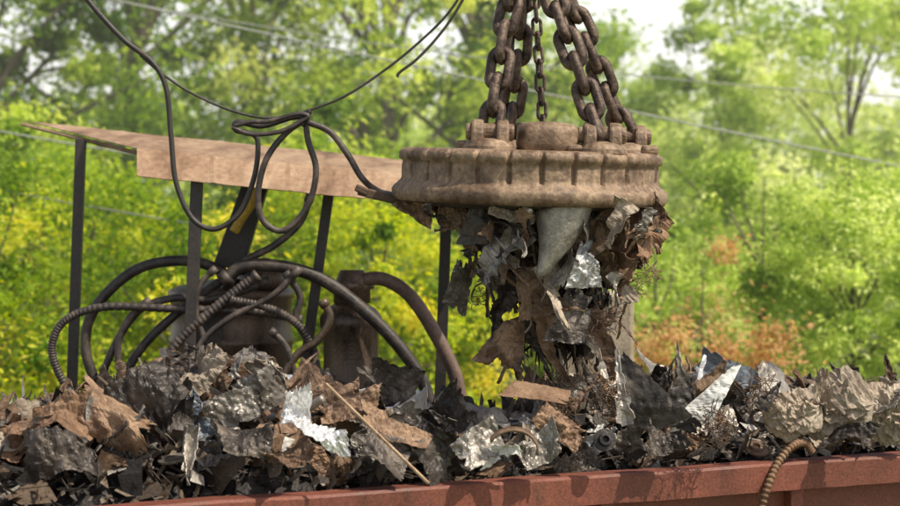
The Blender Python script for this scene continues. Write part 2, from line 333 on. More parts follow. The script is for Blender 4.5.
def shred(l, w, bend=1.0, seed=0, n=30, m=4, tip=.1, base=1.0):
    """long torn strip: jagged edges, tapering to a point, twisting and drooping; runs along -Z"""
    rr = random.Random(seed); V = []; F = []; off = Vector((seed*1.93 % 60, seed*.37 % 17, 0))
    T = Vector((0, 0, -1)); Sd = Vector((1, 0, 0)); p = Vector((0, 0, 0)); fold = rr.uniform(-.6, .6); st = l/n
    jl = jr = 1.0; kink = {rr.randrange(3, n): rr.uniform(-1, 1)*bend for _ in range(2)}
    for i in range(n+1):
        t = i/n; env = (base+(tip-base)*t**1.3)*(1 if t > .06 else .6)
        if rr.random() < .4: jl = rr.uniform(.45, 1.15)
        if rr.random() < .4: jr = rr.uniform(.45, 1.15)
        N = Sd.cross(T)
        for j in range(m+1):
            s = j/m*2-1; ww = w*.5*env*(jl if s < 0 else jr)
            V.append(p+Sd*(s*ww)+N*(fold*abs(s)*w*.5*env+.12*w*noise.noise(off+Vector((t*8, s*2, 3)))))
        k1 = noise.noise(off+Vector((t*3, 0, 0)))*bend*.22+kink.get(i, 0)*.5; k2 = noise.noise(off+Vector((t*3, 5, 0)))*bend*.12; tw = noise.noise(off+Vector((t*3, 9, 0)))*bend*.3
        R1_ = Matrix.Rotation(k1, 3, Sd) @ Matrix.Rotation(k2, 3, N) @ Matrix.Rotation(tw, 3, T)
        T = (R1_ @ T).normalized(); Sd = (R1_ @ Sd); Sd = (Sd-T*Sd.dot(T)).normalized(); p = p+T*st
    for i in range(n):
        for j in range(m):
            a = i*(m+1)+j; F.append((a, a+1, a+m+2, a+m+1))
    return V, F
def centred(g):
    V, F = g; c = sum(V, Vector())/len(V); return [q-c for q in V], F
def ribbon(l, w, bend, seed=0, n=26): return centred(shred(l, w, bend*.8, seed, n, 2, .7, .9))
def pipe(l, r, bend, seed=0):
    rr = random.Random(seed); pts = [Vector((l*(t-.5), bend*rr.uniform(-1, 1)*l*.35, bend*rr.uniform(-1, 1)*l*.35)) for t in (0, .25, .5, .75, 1)]
    pth = smooth_path(pts, 10); rs = [r*(1+.08*noise.noise(Vector((i*.4, seed, 0)))) for i in range(len(pth))]
    return tube(pth, rs, 10)
def beam(l, w, t, seed=0):
    V = []; F = []; n = 12; off = seed*1.3 % 30
    prof = [(-w/2, -w/2), (w/2, -w/2), (w/2, -w/2+t), (-w/2+t, -w/2+t), (-w/2+t, w/2), (-w/2, w/2)]
    for i in range(n+1):
        s = i/n-.5; dx = .25*l*noise.noise(Vector((s*2, off, 0))); dz = .25*l*noise.noise(Vector((s*2, off, 5)))
        for a, b in prof: V.append(Vector((s*l, a+dx, b+dz)))
    for i in range(n):
        for k in range(6):
            k2 = (k+1) % 6; F.append((i*6+k, (i+1)*6+k, (i+1)*6+k2, i*6+k2))
    F.append(tuple(range(6))); F.append(tuple(n*6+k for k in range(6))[::-1]); return V, F
def drum(r, h, seed=0, dent=.4):
    off = Vector((seed*2.1 % 40, 0, 0)); V = []; F = []; sg = 44; rows = 24
    for j in range(rows+1):
        cap = math.sqrt(max(.02, 1-abs(j/rows*2-1)**4))
        for k in range(sg):
            a = 2*math.pi*k/sg; z = (j/rows-.5)*h; q = Vector((math.cos(a)*1.6, math.sin(a)*1.6, z/h*2.5))+off
            rr = r*cap*(1+.4*noise.noise(q)-dent*abs(noise.noise(q*2.2))-dent*.5*abs(noise.noise(q*4.6))); V.append(Vector((rr*math.cos(a)*1.1, rr*math.sin(a)*.7, z*(1+.2*noise.noise(q+Vector((0, 9, 0)))))))
    for j in range(rows):
        for k in range(sg):
            k2 = (k+1) % sg; F.append((j*sg+k, j*sg+k2, (j+1)*sg+k2, (j+1)*sg+k))
    F.append(tuple(range(sg))[::-1]); F.append(tuple(rows*sg+k for k in range(sg))); return V, F
def disc(r, t):
    return revolve((0, 0, 0), [(r*.3, -t), (r, -t*.8), (r, t*.2), (r*.62, t*.3), (r*.55, t*1.6), (r*.3, t*1.7), (r*.22, 0)], 30)
def tangle(r, nstr, seed=0, th=.0028, flat=.7):
    rr = random.Random(seed); parts = []
    for s in range(nstr):
        p = Vector((rr.gauss(0, r*.45), rr.gauss(0, r*.4), rr.gauss(0, r*.45*flat))); d = rrot(rr) @ Vector((1, 0, 0)); ax = rrot(rr) @ Vector((1, 0, 0))
        pts = []
        for k in range(14):
            pts.append(p.copy()); d = (Matrix.Rotation(rr.uniform(.1, .9), 3, ax) @ d); ax = (ax+Vector((rr.gauss(0, .3), rr.gauss(0, .3), rr.gauss(0, .3)))).normalized()
            p = p+d*r*.22
            if p.length > r*1.4: d = -p.normalized()
        parts.append(tube(pts, th, 4))
    return join(parts)
DESC = {'rust': 'rust brown', 'dark': 'dark oily', 'grey': 'dirty grey', 'silver': 'bright silvery', 'white': 'chipped white', 'tan': 'dusty tan', 'orange': 'orange rusted', 'blue': 'blue grey', 'wood': 'pale wooden', 'magnet': 'rust crusted', 'black': 'black'}
NM = {'sheet': ('scrap_sheet', 'crumpled metal sheet', 'scrap metal'), 'shred': ('torn_sheet', 'torn jagged metal shred', 'scrap metal'), 'ribbon': ('metal_strip', 'twisted metal strip', 'scrap metal'), 'pipe': ('bent_pipe', 'bent scrap pipe', 'pipe'), 'beam': ('angle_iron', 'bent angle iron', 'scrap metal'), 'drum': ('crushed_drum', 'crushed steel drum', 'drum'), 'disc': ('brake_disc', 'old brake disc', 'brake disc'), 'tangle': ('wire_tangle', 'tangled thin wire', 'wire')}
def piece(kind, geo, pos, m3, mat, where='on the wagon scrap heap', group='scrap pieces heaped in the wagon', solid=.004):
    V, F = geo; pos = Vector(pos); n, d, c = NM[kind]
    return mk(n, [pos+m3 @ p for p in V], F, M[mat], origin=pos, smooth=kind in ('pipe', 'tangle'), label='%s %s %s' % (DESC[mat], d, where), category=c, group=group,
              solid=solid if kind in ('sheet', 'ribbon', 'shred') else None)
def E(rx, ry, rz):
    return (Matrix.Rotation(math.radians(rz), 3, 'Y') @ Matrix.Rotation(math.radians(rx), 3, 'X') @ Matrix.Rotation(math.radians(ry), 3, 'Z'))
mats = ['rust']*8+['dark']*11+['grey']*8+['tan']*4+['silver']*2+['white']*1+['orange']*1+['blue']*1
for k in range(290):
    u = -1.2+7.2*((k*0.618034) % 1); v = 0.24+1.25*random.random()**1.1
    z = heap(u, v); mt = random.choice(mats); a, b = proj(L(u, v, z))
    if a < 150 and random.random() < .35: mt = random.choice(['orange', 'rust', 'rust', 'dark'])
    if mt in ('silver', 'white') and not (180 < a < 620) and random.random() < .6: mt = 'dark'
    kd = random.choices(['sheet', 'shred', 'ribbon', 'pipe', 'beam', 'drum', 'disc'], [56, 24, 4, 5, 8, 2, 2])[0]
    m3 = rrot(); lift = 0
    if kd == 'sheet':
        s = random.uniform(.34, .74)
        if v < .45: s = min(s, .32)
        if a < 90: s = min(s, .34)
        if v > 1.2: s = min(s, .45)
        cu = random.choice([0, 0, 2, 4, 5])
        g = crumple(s, s*random.uniform(.3, .62), 32, random.randint(2, 5), random.uniform(.25, .75), s*random.uniform(.03, .13), cu, .25, k+1, random.uniform(.3, 1), .18)
        m3 = E(random.uniform(10, 100), random.uniform(0, 360), random.uniform(-40, 40)); lift = random.uniform(-.03, .04)
    elif kd == 'shred':
        l = random.uniform(.3, .7)
        if v < .5 or a < 90: l = min(l, .32)
        g = centred(shred(l, random.uniform(.10, .28), random.uniform(.5, 1.6), k*3+1, tip=random.uniform(0, .4)))
        m3 = Matrix.Rotation(random.uniform(0, 6.28), 3, 'Z') @ Matrix.Rotation(math.radians(random.choice([random.uniform(60, 120), random.uniform(60, 120), random.uniform(130, 180)])), 3, 'X') @ Matrix.Rotation(random.uniform(0, 6.28), 3, 'Z')
        lift = random.uniform(-.02, .05)
    elif kd == 'ribbon': g = ribbon(random.uniform(.2, .6), random.uniform(.02, .06), random.uniform(.6, 2.2), k)
    elif kd == 'pipe': g = pipe(random.uniform(.3, .8), random.uniform(.012, .028), random.uniform(.05, .25), k); m3 = E(random.uniform(-30, 30), random.uniform(0, 360), random.uniform(-35, 35))
    elif kd == 'beam': g = beam(random.uniform(.3, .8), random.uniform(.03, .06), .005, k); m3 = E(random.uniform(-30, 30), random.uniform(0, 360), random.uniform(-45, 45))
    elif kd == 'drum': g = drum(random.uniform(.07, .12), random.uniform(.16, .3), k)
    else: g = disc(random.uniform(.05, .09), .012)
    if kd in ('pipe', 'beam') and mt in ('silver', 'white', 'orange', 'tan'): mt = 'dark'
    if kd in ('ribbon', 'pipe', 'beam') and v < .6: v = .6
    piece(kd, g, L(u, v, heap(u, v)+lift), m3, mt)
# ---- particular pieces of the heap
def feat(kind, g, px, py, y, m3, mat, solid=.004): return piece(kind, g, P(px, py, y), m3, mat, solid=solid)
I3 = Matrix.Identity(3)
UPT = Matrix.Rotation(math.pi, 3, 'Y')
feat('sheet', crumple(.55, .30, 34, 6, .6, .08, 0, .3, 501), 48, 420, -.45, E(45, 10, 6), 'orange')
feat('sheet', crumple(.40, .3, 34, 6, .7, .09, 3, .35, 502, .7, .2), 118, 426, -.4, E(65, -20, 20), 'rust')
feat('sheet', crumple(.42, .22, 34, 6, .7, .07, 0, .3, 503), 200, 372, .1, E(60, 20, -30), 'tan')
feat('sheet', crumple(.36, .24, 34, 7, .7, .08, 0, .25, 504), 262, 390, -.1, E(70, 50, 10), 'grey')
feat('sheet', crumple(.24, .22, 34, 8, .8, .07, 0, .25, 505, .6), 298, 410, -.35, E(60, 30, 30), 'silver')
feat('sheet', crumple(.38, .15, 34, 7, .5, .05, 0, .25, 506, .6), 320, 432, -.4, E(45, 0, 22), 'silver')
feat('sheet', crumple(.32, .38, 34, 5, .4, .04, 5, .25, 507, .8, .16), 190, 452, -.56, E(66, 30, 30), 'grey')
feat('sheet', crumple(.34, .3, 32, 5, .6, .06, 2, .2, 508), 385, 450, -.25, E(50, 0, 20), 'dark')
feat('sheet', crumple(.44, .18, 32, 4, .5, .04, 0, .15, 509), 395, 430, -.1, E(35, 0, 22), 'rust')
feat('sheet', crumple(.30, .24, 32, 6, .6, .06, 0, .2, 510), 480, 446, -.10, E(60, 20, -20), 'grey')
feat('shred', centred(shred(.3, .14, 1.5, 511)), 498, 456, -.1, E(20, 40, 70), 'white')
feat('sheet', crumple(.46, .2, 28, 2, .08, .015, 0, .1, 512, .8), 538, 392, .4, E(24, 0, 9), 'orange')
feat('sheet', crumple(.40, .50, 32, 3, .35, .03, 0, .15, 513, .2), 640, 392, .55, E(80, 0, -25), 'dark')
feat('sheet', crumple(.30, .40, 32, 3, .35, .03, 3, .15, 543, .3), 680, 400, .65, E(80, 0, 14), 'dark')
feat('sheet', crumple(.20, .40, 30, 3, .3, .02, 0, .12, 544, .25, .1), 716, 392, .55, E(80, -10, 28), 'white', .003)
for (px, py, y, l, ww, lean, mt, sd) in [(628, 425, .45, .50, .13, -16, 'grey', 3), (682, 400, .8, .40, .09, 3, 'grey', 5), (672, 402, .8, .26, .08, 12, 'rust', 6), (655, 405, .8, .36, .10, 24, 'dark', 8), (602, 412, .8, .36, .12, -18, 'dark', 9),
                                     (742, 400, .9, .22, .08, -20, 'dark', 12), (845, 384, 1.5, .18, .09, -40, 'dark', 14), (897, 392, 1.6, .28, .12, -20, 'rust', 15), (575, 412, .7, .24, .1, 28, 'rust', 18), (615, 418, .6, .3, .12, 10, 'dark', 19), (760, 410, .7, .24, .12, 34, 'dark', 29),
                                     (150, 388, .2, .2, .1, -30, 'tan', 21), (232, 378, .2, .2, .1, 20, 'grey', 22), (286, 386, .1, .28, .05, 42, 'rust', 23), (300, 391, .1, .30, .05, 30, 'rust', 24), (455, 428, .1, .2, .1, -50, 'dark', 27), (365, 422, 0, .2, .1, 60, 'rust', 28)]:
    feat('shred', shred(l, ww, .35, 5000+sd, tip=.06), px, py, y, E(-6, 0, 0) @ Matrix.Rotation(math.radians(lean), 3, 'Y') @ UPT @ Matrix.Rotation(.3, 3, 'Z'), mt)
feat('drum', drum(.20, .52, 91, .6), 832, 408, 1.1, E(10, 0, 82), 'tan')
feat('drum', drum(.19, .46, 97, .6), 884, 412, 1.3, E(10, 0, 96), 'tan')
feat('drum', drum(.15, .36, 95, .6), 792, 414, 1.0, E(10, 0, 70), 'tan')
feat('sheet', crumple(.44, .30, 38, 9, .8, .14, 2, .2, 518, .7, .2), 826, 396, 1.05, E(50, 10, 8), 'tan')
feat('sheet', crumple(.40, .30, 38, 9, .8, .14, 2, .2, 519, .7, .2), 882, 398, 1.25, E(50, 40, -10), 'grey')
feat('sheet', crumple(.34, .26, 36, 7, .7, .08, 2, .2, 522, .6, .2), 850, 436, .88, E(50, 70, 10), 'dark')
feat('disc', disc(.07, .02), 605, 440, .15, E(70, 0, 20), 'dark')
feat('sheet', crumple(.45, .26, 34, 5, .6, .07, 0, .3, 540, .7), 60, 452, -.70, E(50, 20, 14), 'dark')
feat('sheet', crumple(.5, .34, 34, 6, .6, .08, 0, .2, 530), 148, 402, -.2, E(50, 30, -16), 'dark')
feat('sheet', crumple(.32, .26, 32, 5, .6, .06, 3, .25, 531, .6), 430, 446, -.05, E(60, 30, -30), 'dark')
feat('sheet', crumple(.30, .2, 30, 5, .6, .05, 0, .2, 532), 560, 426, .25, E(65, 0, 30), 'rust')
feat('sheet', crumple(.30, .2, 30, 6, .7, .05, 0, .2, 534), 232, 410, -.35, E(65, 0, -30), 'grey')
feat('sheet', crumple(.40, .24, 32, 5, .6, .06, 0, .2, 541), 350, 408, 0, E(55, 20, 10), 'rust')
feat('sheet', crumple(.38, .24, 32, 5, .6, .06, 0, .2, 542), 440, 424, .2, E(55, 20, -10), 'dark')
feat('sheet', crumple(.40, .22, 32, 4, .5, .05, 3, .2, 545), 290, 455, -.55, E(55, 20, -14), 'rust')
feat('sheet', crumple(.36, .22, 32, 4, .5, .05, 2, .2, 546), 245, 440, -.5, E(60, 20, 24), 'dark')
feat('sheet', crumple(.36, .20, 32, 4, .5, .05, 2, .2, 547), 540, 448, .0, E(60, 20, -10), 'grey')
feat('sheet', crumple(.36, .20, 32, 4, .5, .05, 2, .2, 548), 665, 440, .35, E(60, 20, 14), 'dark')
arc = []
for t in np.linspace(-.05, .85, 24):
    a = math.pi*t; arc.append(P(513+26*math.cos(a), 450-22*math.sin(a), -.2+.05*t))
Vv2 = []; F2 = []
for i, p in enumerate(arc):
    for dy in (-.035, .035): Vv2.append(p+Vector((0, dy, .2*dy)))
for i in range(len(arc)-1): F2.append((2*i, 2*i+1, 2*i+3, 2*i+2))
mk('metal_strip', Vv2, F2, M['rust'], solid=.014, label='arched rusty metal strip on the wagon scrap heap', category='scrap metal', group='scrap pieces heaped in the wagon')
V, F = join([box(P((325+428)/2, (383+483)/2, -.75), (P(325, 383, -.6)-P(428, 483, -.9)).length, .020, .015, ((P(428, 483, -.9)-P(325, 383, -.6)).to_track_quat('X', 'Z').to_matrix()))])
mk('wooden_stick', V, F, M['wood'], smooth=False, label='long thin wooden stick lying across the scrap', category='stick', bevel=.003)
for (a, b, y, r, nn) in [(604, 396, .5, .11, 34), (712, 424, .45, .11, 34), (755, 392, .9, .12, 30), (560, 408, .5, .08, 26)]:
    piece('tangle', tangle(r, nn, int(a)), P(a, b, y), I3, 'rust')
pth = smooth_path([P(812, 452, 1.02), P(805, 443, .98), P(793, 446, .90), P(779, 461, .85), P(769, 483, .79), P(761, 510, .78), P(757, 545, .79)], 24)
rs = [.024+.005*math.sin(i*1.35) for i in range(len(pth))]
mk('ridged_hose', *tube(pth, rs, 12), M['orange'], label='ridged rusty tan hose curling over the wagon rim', category='hose')
# ------------------------------------------------------------------ canopy
CB = P(230, 380, 3.2); CB.z = 1.8
mk('loading_platform', *join([box((-.9, 4.2, 1.74), 5.2, 3.6, .12), box((-3.3, 2.6, .84), .2, .2, 1.68), box((1.5, 2.6, .84), .2, .2, 1.68), box((-3.3, 5.8, .84), .2, .2, 1.68), box((1.5, 5.8, .84), .2, .2, 1.68)]), M['black'], smooth=False, label='dark steel platform carrying the pump machine', category='platform', origin=Vector((-.9, 4.2, 0)))
can = root('canopy', Vector((CB.x, 3.2, 1.8)), 'rusty folded sheet metal canopy roof on dark posts', 'canopy')
def edge(pa, pb, n=60): return [pa.lerp(pb, i/n) for i in range(n+1)]
n = 90
back = edge(P(24, 121, 4.2), P(520, 172, 4.0), n); ridge = edge(P(137, 149, 2.9), P(520, 184, 2.9), n); front = edge(P(137, 176, 2.60), P(520, 214, 2.60), n)
V = []; F = []
rows = [[back[i].lerp(ridge[i], t) for i in range(n+1)] for t in (0, .2, .4, .6, .8, 1)]+[[ridge[i].lerp(front[i], t) for i in range(n+1)] for t in (.08, .25, .4, .55, .7, .85, 1)]
for j, row in enumerate(rows):
    for i, p in enumerate(row):
        V.append(p+Vector((0, 0, .007*noise.noise(Vector((i*.06, j*.2, 0)))+(.006 if i % 18 == 0 else 0)+((.006*noise.noise(Vector((i*.25, 3, 0)))) if j == len(rows)-1 else 0))))
for j in range(len(rows)-1):
    for i in range(n): a = j*(n+1)+i; F.append((a, a+n+1, a+n+2, a+1))
mk('roof_sheet', V, F, M['roof'], can, solid=.006, smooth=False)
V, F = tube([P(22, 124, 4.2), P(137, 153, 2.95)], .016, 4)
mk('edge_strip', V, F, M['roof'], can, smooth=False)
def post(a, b, r=.045):
    d = (Vector(b)-Vector(a)); m3 = d.to_track_quat('Z', 'Y').to_matrix()
    mk('post', *box((Vector(a)+Vector(b))/2, r*1.7, r*1.7, d.length, m3), M['black'], can, smooth=False, bevel=.004)
def down(px, py, px2, py2, y):
    a = P(px, py, y); b = P(px2, py2, y); t = (1.8-a.z)/(b.z-a.z); return a, a.lerp(b, t)
post(*down(81, 139, 72, 385, 3.5)); post(*down(197, 181, 190, 355, 2.72), r=.05); post(*down(329, 192, 314, 300, 3.1)); post(*down(447, 195, 440, 395, 3.3), r=.05)
# ------------------------------------------------------------------ machine
mac = root('pump_machine', Vector((P(240, 300, 3.4).x, 3.4, 1.8)), 'dark oily pump machine with thick black hoses under the canopy', 'machine')
def mrev(name, px, py0, py1, y, prof, mat, seg=40):
    a = P(px, py0, y); b = P(px, py1, y); h = a.z-b.z
    return mk(name, *revolve(b, [(r, z*h) for r, z in prof], seg), mat, mac)
mrev('housing', 232, 280, 470, 3.5, [(.47, 0), (.47, .30), (.485, .31), (.485, .34), (.47, .35), (.47, .66), (.485, .67), (.485, .70), (.47, .71), (.47, .90), (.49, .91), (.49, .945), (.44, .965), (.2, 1.0), (.05, 1.01)], M['tank'], 64)
mk('access_plate', *box((P(205, 330, 3).x, 3.05, P(205, 335, 3.07).z), .26, .06, .28), M['black'], mac, smooth=False, bevel=.008)
mrev('tank', 351, 302, 470, 3.1, [(.205, 0), (.205, .45), (.215, .46), (.215, .49), (.205, .50), (.21, .82), (.235, .86), (.235, .91), (.21, .94), (.19, .96), (.10, 1.0)], M['tank'])
mrev('tank_lid', 352, 270, 303, 3.1, [(.14, 0), (.14, .4), (.17, .45), (.17, .6), (.12, .7), (.09, 1.0)], M['tank'], 24)
mrev('motor_cap', 262, 258, 288, 3.3, [(.2, 0), (.2, .4), (.16, .7), (.1, .9), (.05, 1)], M['tank'], 28)
bp = [P(243, 180, 3.2), P(268, 186, 3.2), P(256, 225, 3.2), P(243, 268, 3.2), P(212, 268, 3.2), P(222, 240, 3.2)]
V = bp+[p+Vector((0, .14, 0)) for p in bp]; F = [(5, 4, 3, 2, 1, 0), (6, 7, 8, 9, 10, 11)]+[(k, (k+1) % 6, 6+(k+1) % 6, 6+k) for k in range(6)]
mk('arm', V, F, M['black'], mac, smooth=False, bevel=.01)
V, F = tube(smooth_path([P(252, 178, 3.0), P(256, 190, 3.0), P(251, 204, 3.0), P(243, 216, 3.0), P(234, 232, 3.0)]), .036, 6)
mk('yellow_strap', V, F, M['yellow'], mac)
def hose(pts, r, mat='rubber', y0=3.0, ridged=False):
    q = [P(p[0], p[1], p[2] if len(p) > 2 else y0) for p in pts]; pth = smooth_path(q, 40 if ridged else 12)
    rs = [r*(1+(.10*math.sin(i*1.5) if ridged else .05*noise.noise(Vector((i*.3, r*900, 0))))) for i in range(len(pth))]
    parts = [tube(pth, rs, 12)]
    for k in (0, -1):
        aa = pth[k]; bb = pth[k-5] if k else pth[5]; parts.append(tube([aa, aa.lerp(bb, .9)], r*1.3, 12))
    return mk('hose', *join(parts), M[mat], mac)
hose([(75, 400), (58, 372), (52, 345), (66, 320), (105, 307), (180, 309), (255, 312), (302, 320)], .030, y0=2.75, ridged=True)
hose([(100, 395), (86, 352), (90, 318), (112, 288), (145, 266), (190, 261), (222, 272), (240, 290)], .040, y0=3.0)
hose([(222, 282), (245, 266), (290, 268), (330, 284), (370, 316), (402, 350), (424, 385), (434, 425)], .048, y0=2.8)
hose([(352, 282), (382, 279), (410, 296), (436, 335), (455, 375), (464, 420)], .052, 'hosered', y0=3.0)
hose([(255, 262), (215, 285), (175, 315), (140, 350), (112, 400)], .034, y0=2.9)
hose([(258, 275), (225, 300), (190, 330), (160, 365), (140, 405)], .036, y0=2.7, ridged=True)
hose([(270, 280), (240, 292), (205, 300), (175, 298), (140, 310), (115, 345), (95, 395)], .028, y0=2.85)
hose([(312, 190), (300, 222), (275, 245), (245, 262), (225, 290)], .028, y0=2.95)
hose([(270, 330), (285, 345), (292, 365), (300, 395)], .026, y0=2.6)
hose([(322, 300), (330, 318), (318, 340), (296, 356), (280, 385)], .03, 'tank', y0=2.6)
hose([(216, 268), (200, 285), (196, 310), (205, 340), (225, 385)], .022, y0=2.7)
hose([(300, 268), (272, 296), (230, 318), (200, 345), (180, 395)], .024, y0=2.65)
hose([(285, 272), (300, 296), (296, 320), (310, 345), (322, 385)], .026, y0=2.7)
hose([(230, 300), (262, 306), (292, 320), (312, 345), (316, 385)], .030, y0=2.66, ridged=True)
hose([(150, 300), (128, 320), (118, 350), (126, 400)], .026, y0=2.8)
# ------------------------------------------------------------------ magnet
MC = P(529, 203, 1.3); pxm = 13.3*.0005
mag = root('lifting_magnet', MC, 'round rusty scrap lifting magnet hanging from heavy chains', 'lifting magnet')
TM = Matrix.Rotation(math.radians(1.6), 3, 'Y') @ Matrix.Rotation(math.radians(1.5), 3, 'X')
R1 = 127*pxm; R2 = 137*pxm
NP = 26
def fl(i, r, a):
    ph = (a*NP/(2*math.pi)+.3) % 1; g = min(ph, 1-ph); base = r; pid = int(a*NP/(2*math.pi)+.3)
    if 7 <= i <= 13:
        pr = .007*noise.noise(Vector((pid*3.1, 0, 0)))
        base = r+pr-(.034 if g < .04 else .034*max(0, 1-(g-.04)/.05))
    return base+.004*noise.noise(Vector((math.cos(a)*7, math.sin(a)*7, i*.9)))+.004*noise.noise(Vector((math.cos(a)*30, math.sin(a)*30, i*2)))
prof = [(R2-.10, 0), (R2-.02, .004), (R2, .03), (R2+.004, .075), (R2-.008, .098), (R2-.03, .115), (R1+.022, .130), (R1+.011, .145), (R1+.008, .165), (R1+.008, .235), (R1+.002, .262), (R1+.026, .275), (R1+.028, .32), (R1+.004, .345), (R1-.05, .352), (R1-.08, .335), (R1-.3, .35), (.25, .36), (.05, .365)]
mk('housing', *revolve(MC, prof, 624, TM, fl), M['magnet'], mag)
mk('pole_face', *revolve(MC, [(.1, -.02), (R2-.22, -.03), (R2-.12, -.002), (R2-.12, .02)], 64, TM), M['black'], mag)
def top(px, y, z=.36):
    p = P(px, 150, y); q = Vector((p.x-MC.x, y-MC.y, z)); return MC+TM @ q
hubp = top(546, .88)
def squ(i, r, a):
    c, s = abs(math.cos(a)), abs(math.sin(a)); return r/((c**4+s**4)**.25)*1.0+.008*noise.noise(Vector((math.cos(a)*3, math.sin(a)*3, i)))
mk('hub_cover', *revolve(hubp, [(.195, -.02), (.20, .04), (.20, .10), (.19, .135), (.165, .16), (.12, .172), (.05, .176)], 64, TM, squ), M['magnet'], mag)
lugs = {'a': top(488, .75), 'b': top(508, 1.75), 'c': top(600, .78), 'd': top(626, 1.5)}
for k, p in lugs.items():
    g = []
    for s in (-1, 1):
        m3 = TM
        pv = [(-.12, -.03)]+[(-.12*math.cos(t), .05+.13*math.sin(t)) for t in np.linspace(0, math.pi, 11)]+[(.12, -.03)]
        nn = len(pv)
        A = [p+m3 @ Vector((s*.08-.04, dx, dz)) for dx, dz in pv]; B = [p+m3 @ Vector((s*.08+.04, dx, dz)) for dx, dz in pv]
        g.append((A+B, [tuple(range(nn))[::-1], tuple(range(nn, 2*nn))]+[(i, (i+1) % nn, nn+(i+1) % nn, nn+i) for i in range(nn)]))
    g.append(tube([p+TM @ Vector((-.155, 0, .10)), p+TM @ Vector((.155, 0, .10))], .055, 16))
    g.append(revolve(p+TM @ Vector((0, -.02, -.03)), [(.17, 0), (.165, .04), (.14, .075), (.08, .09)], 24, TM))
    mk('chain_lug', *join(g), M['magnet'], mag, smooth=False, bevel=.016)
for (px, y, sx_, sz_) in [(462, 1.0, .10, .07), (573, .72, .10, .05), (648, 1.1, .11, .07)]:
    mk('top_block', *box(top(px, y, .37), sx_, .13, sz_, TM), M['magnet'], mag, smooth=False, bevel=.024)
V, F = join([box(P(380, 196, 1.35), .30, .09, .06, E(0, 0, 14)), box(P(362, 190, 1.35), .09, .12, .05, E(0, 0, 24))])
mk('terminal_arm', V, F, M['rust'], mag, smooth=False, bevel=.01)
# ------------------------------------------------------------------ chains
def chain(p0, p1, Ln=.315, Wd=.19, rb=.0335, label='heavy rusty chain holding the lifting magnet', roll=0.3, seed=0):
    p0 = Vector(p0); p1 = Vector(p1); d = (p1-p0); pitch = Ln-4*rb; n = int(d.length/pitch); d.normalize(); parts = []
    q = d.to_track_quat('Z', 'Y').to_matrix(); rr = random.Random(seed)
    for k in range(n):
        c = p0+d*(pitch*(k+.5)); hw = Wd/2-rb; hl = Ln/2-rb-hw; pts = []
        for i in range(24):
            a = 2*math.pi*i/24; x = hw*math.cos(a); z = hw*math.sin(a)+(hl if math.sin(a) > 0 else -hl)
            pts.append((x, 0, z))
        m3 = q @ Matrix.Rotation(roll+k*math.pi/2+rr.uniform(-.2, .2), 3, 'Z') @ Matrix.Rotation(rr.uniform(-.08, .08), 3, 'Y')
        parts.append(tube([c+m3 @ Vector(t) for t in pts], rb, 8, closed=True))
    return mk('chain', *join(parts), M['chain'], label=label, category='chain', group='chains holding the magnet', origin=p0)
up = Vector((0, 0, .08))
chain(lugs['a']+up, P(521, -70, 1.10), seed=1, roll=.2)
chain(lugs['b']+up, P(530, -70, 1.50), seed=2, roll=.9)
chain(lugs['c']+up, P(530, -70, 1.10), seed=3, roll=.5)
chain(lugs['d']+up, P(541, -70, 1.45), seed=4, roll=1.2)
chain(top(541, 1.3, .48), P(531, -70, 1.3), .14, .08, .012, 'thin rusty safety chain above the lifting magnet', .4, 5)
AP = P(530, -98, 1.3)
pts = [AP+Vector((.20*math.cos(t), 0, .22*math.sin(t))) for t in np.linspace(0, 2*math.pi, 32, endpoint=False)]
mk('lifting_ring', *tube(pts, .04, 12, True), M['chain'], label='thick forged ring gathering the magnet chains', category='ring')
# ------------------------------------------------------------------ supply cables
def cable(pts, r, label, y0=1.9, mat='rubber', name='power_cable'):
    q = [P(p[0], p[1], p[2] if len(p) > 2 else y0) for p in pts]; pth = smooth_path(q, 14)
    return mk(name, *tube(pth, r, 10), M[mat], label=label, category='cable', group='supply cables of the magnet')
cable([(70, -30), (88, 0), (122, 38), (152, 62), (166, 88), (171, 135), (176, 182), (192, 218), (215, 229), (240, 212), (254, 178), (258, 148), (254, 135), (236, 130), (238, 122), (262, 126), (290, 118), (306, 116)], .019, 'thick black cable looping down from above', mat='black')
cable([(140, 55), (160, 72), (190, 92), (230, 110), (268, 118), (304, 112)], .009, 'thin black cable joining the cable loops', mat='black')
cable([(304, 112), (345, 96), (390, 66), (428, 34), (452, 8), (475, -30)], .009, 'thin black cable slanting up to the crane', mat='black')
cable([(478, -30), (458, 8), (440, 34), (418, 58), (400, 72), (397, 77)], .010, 'frayed black cable end hanging from above', mat='black')
cable([(306, 118), (308, 140), (316, 170), (308, 205), (285, 230), (264, 222), (258, 195), (266, 160), (285, 134), (304, 120)], .022, 'thick black cable coiled in a hanging loop', 1.85)
cable([(232, 127), (250, 134), (278, 132), (300, 122), (308, 116), (296, 114), (270, 121), (250, 122), (234, 126)], .016, 'thick black cable lying in a flat coil', 1.80)
cable([(308, 122), (330, 132), (348, 155), (362, 178), (378, 191), (398, 196, 1.5)], .022, 'thick black cable running to the magnet', 1.8)
g = [box(P(305, 118, 1.85), .06, .07, .08, E(0, 0, 20)), tube([P(301, 126, 1.83), P(310, 110, 1.83)], .024, 10)]
mk('cable_clamp', *join(g), M['black'], smooth=False, bevel=.008, label='dark metal clamp binding the cable loops', category='clamp')
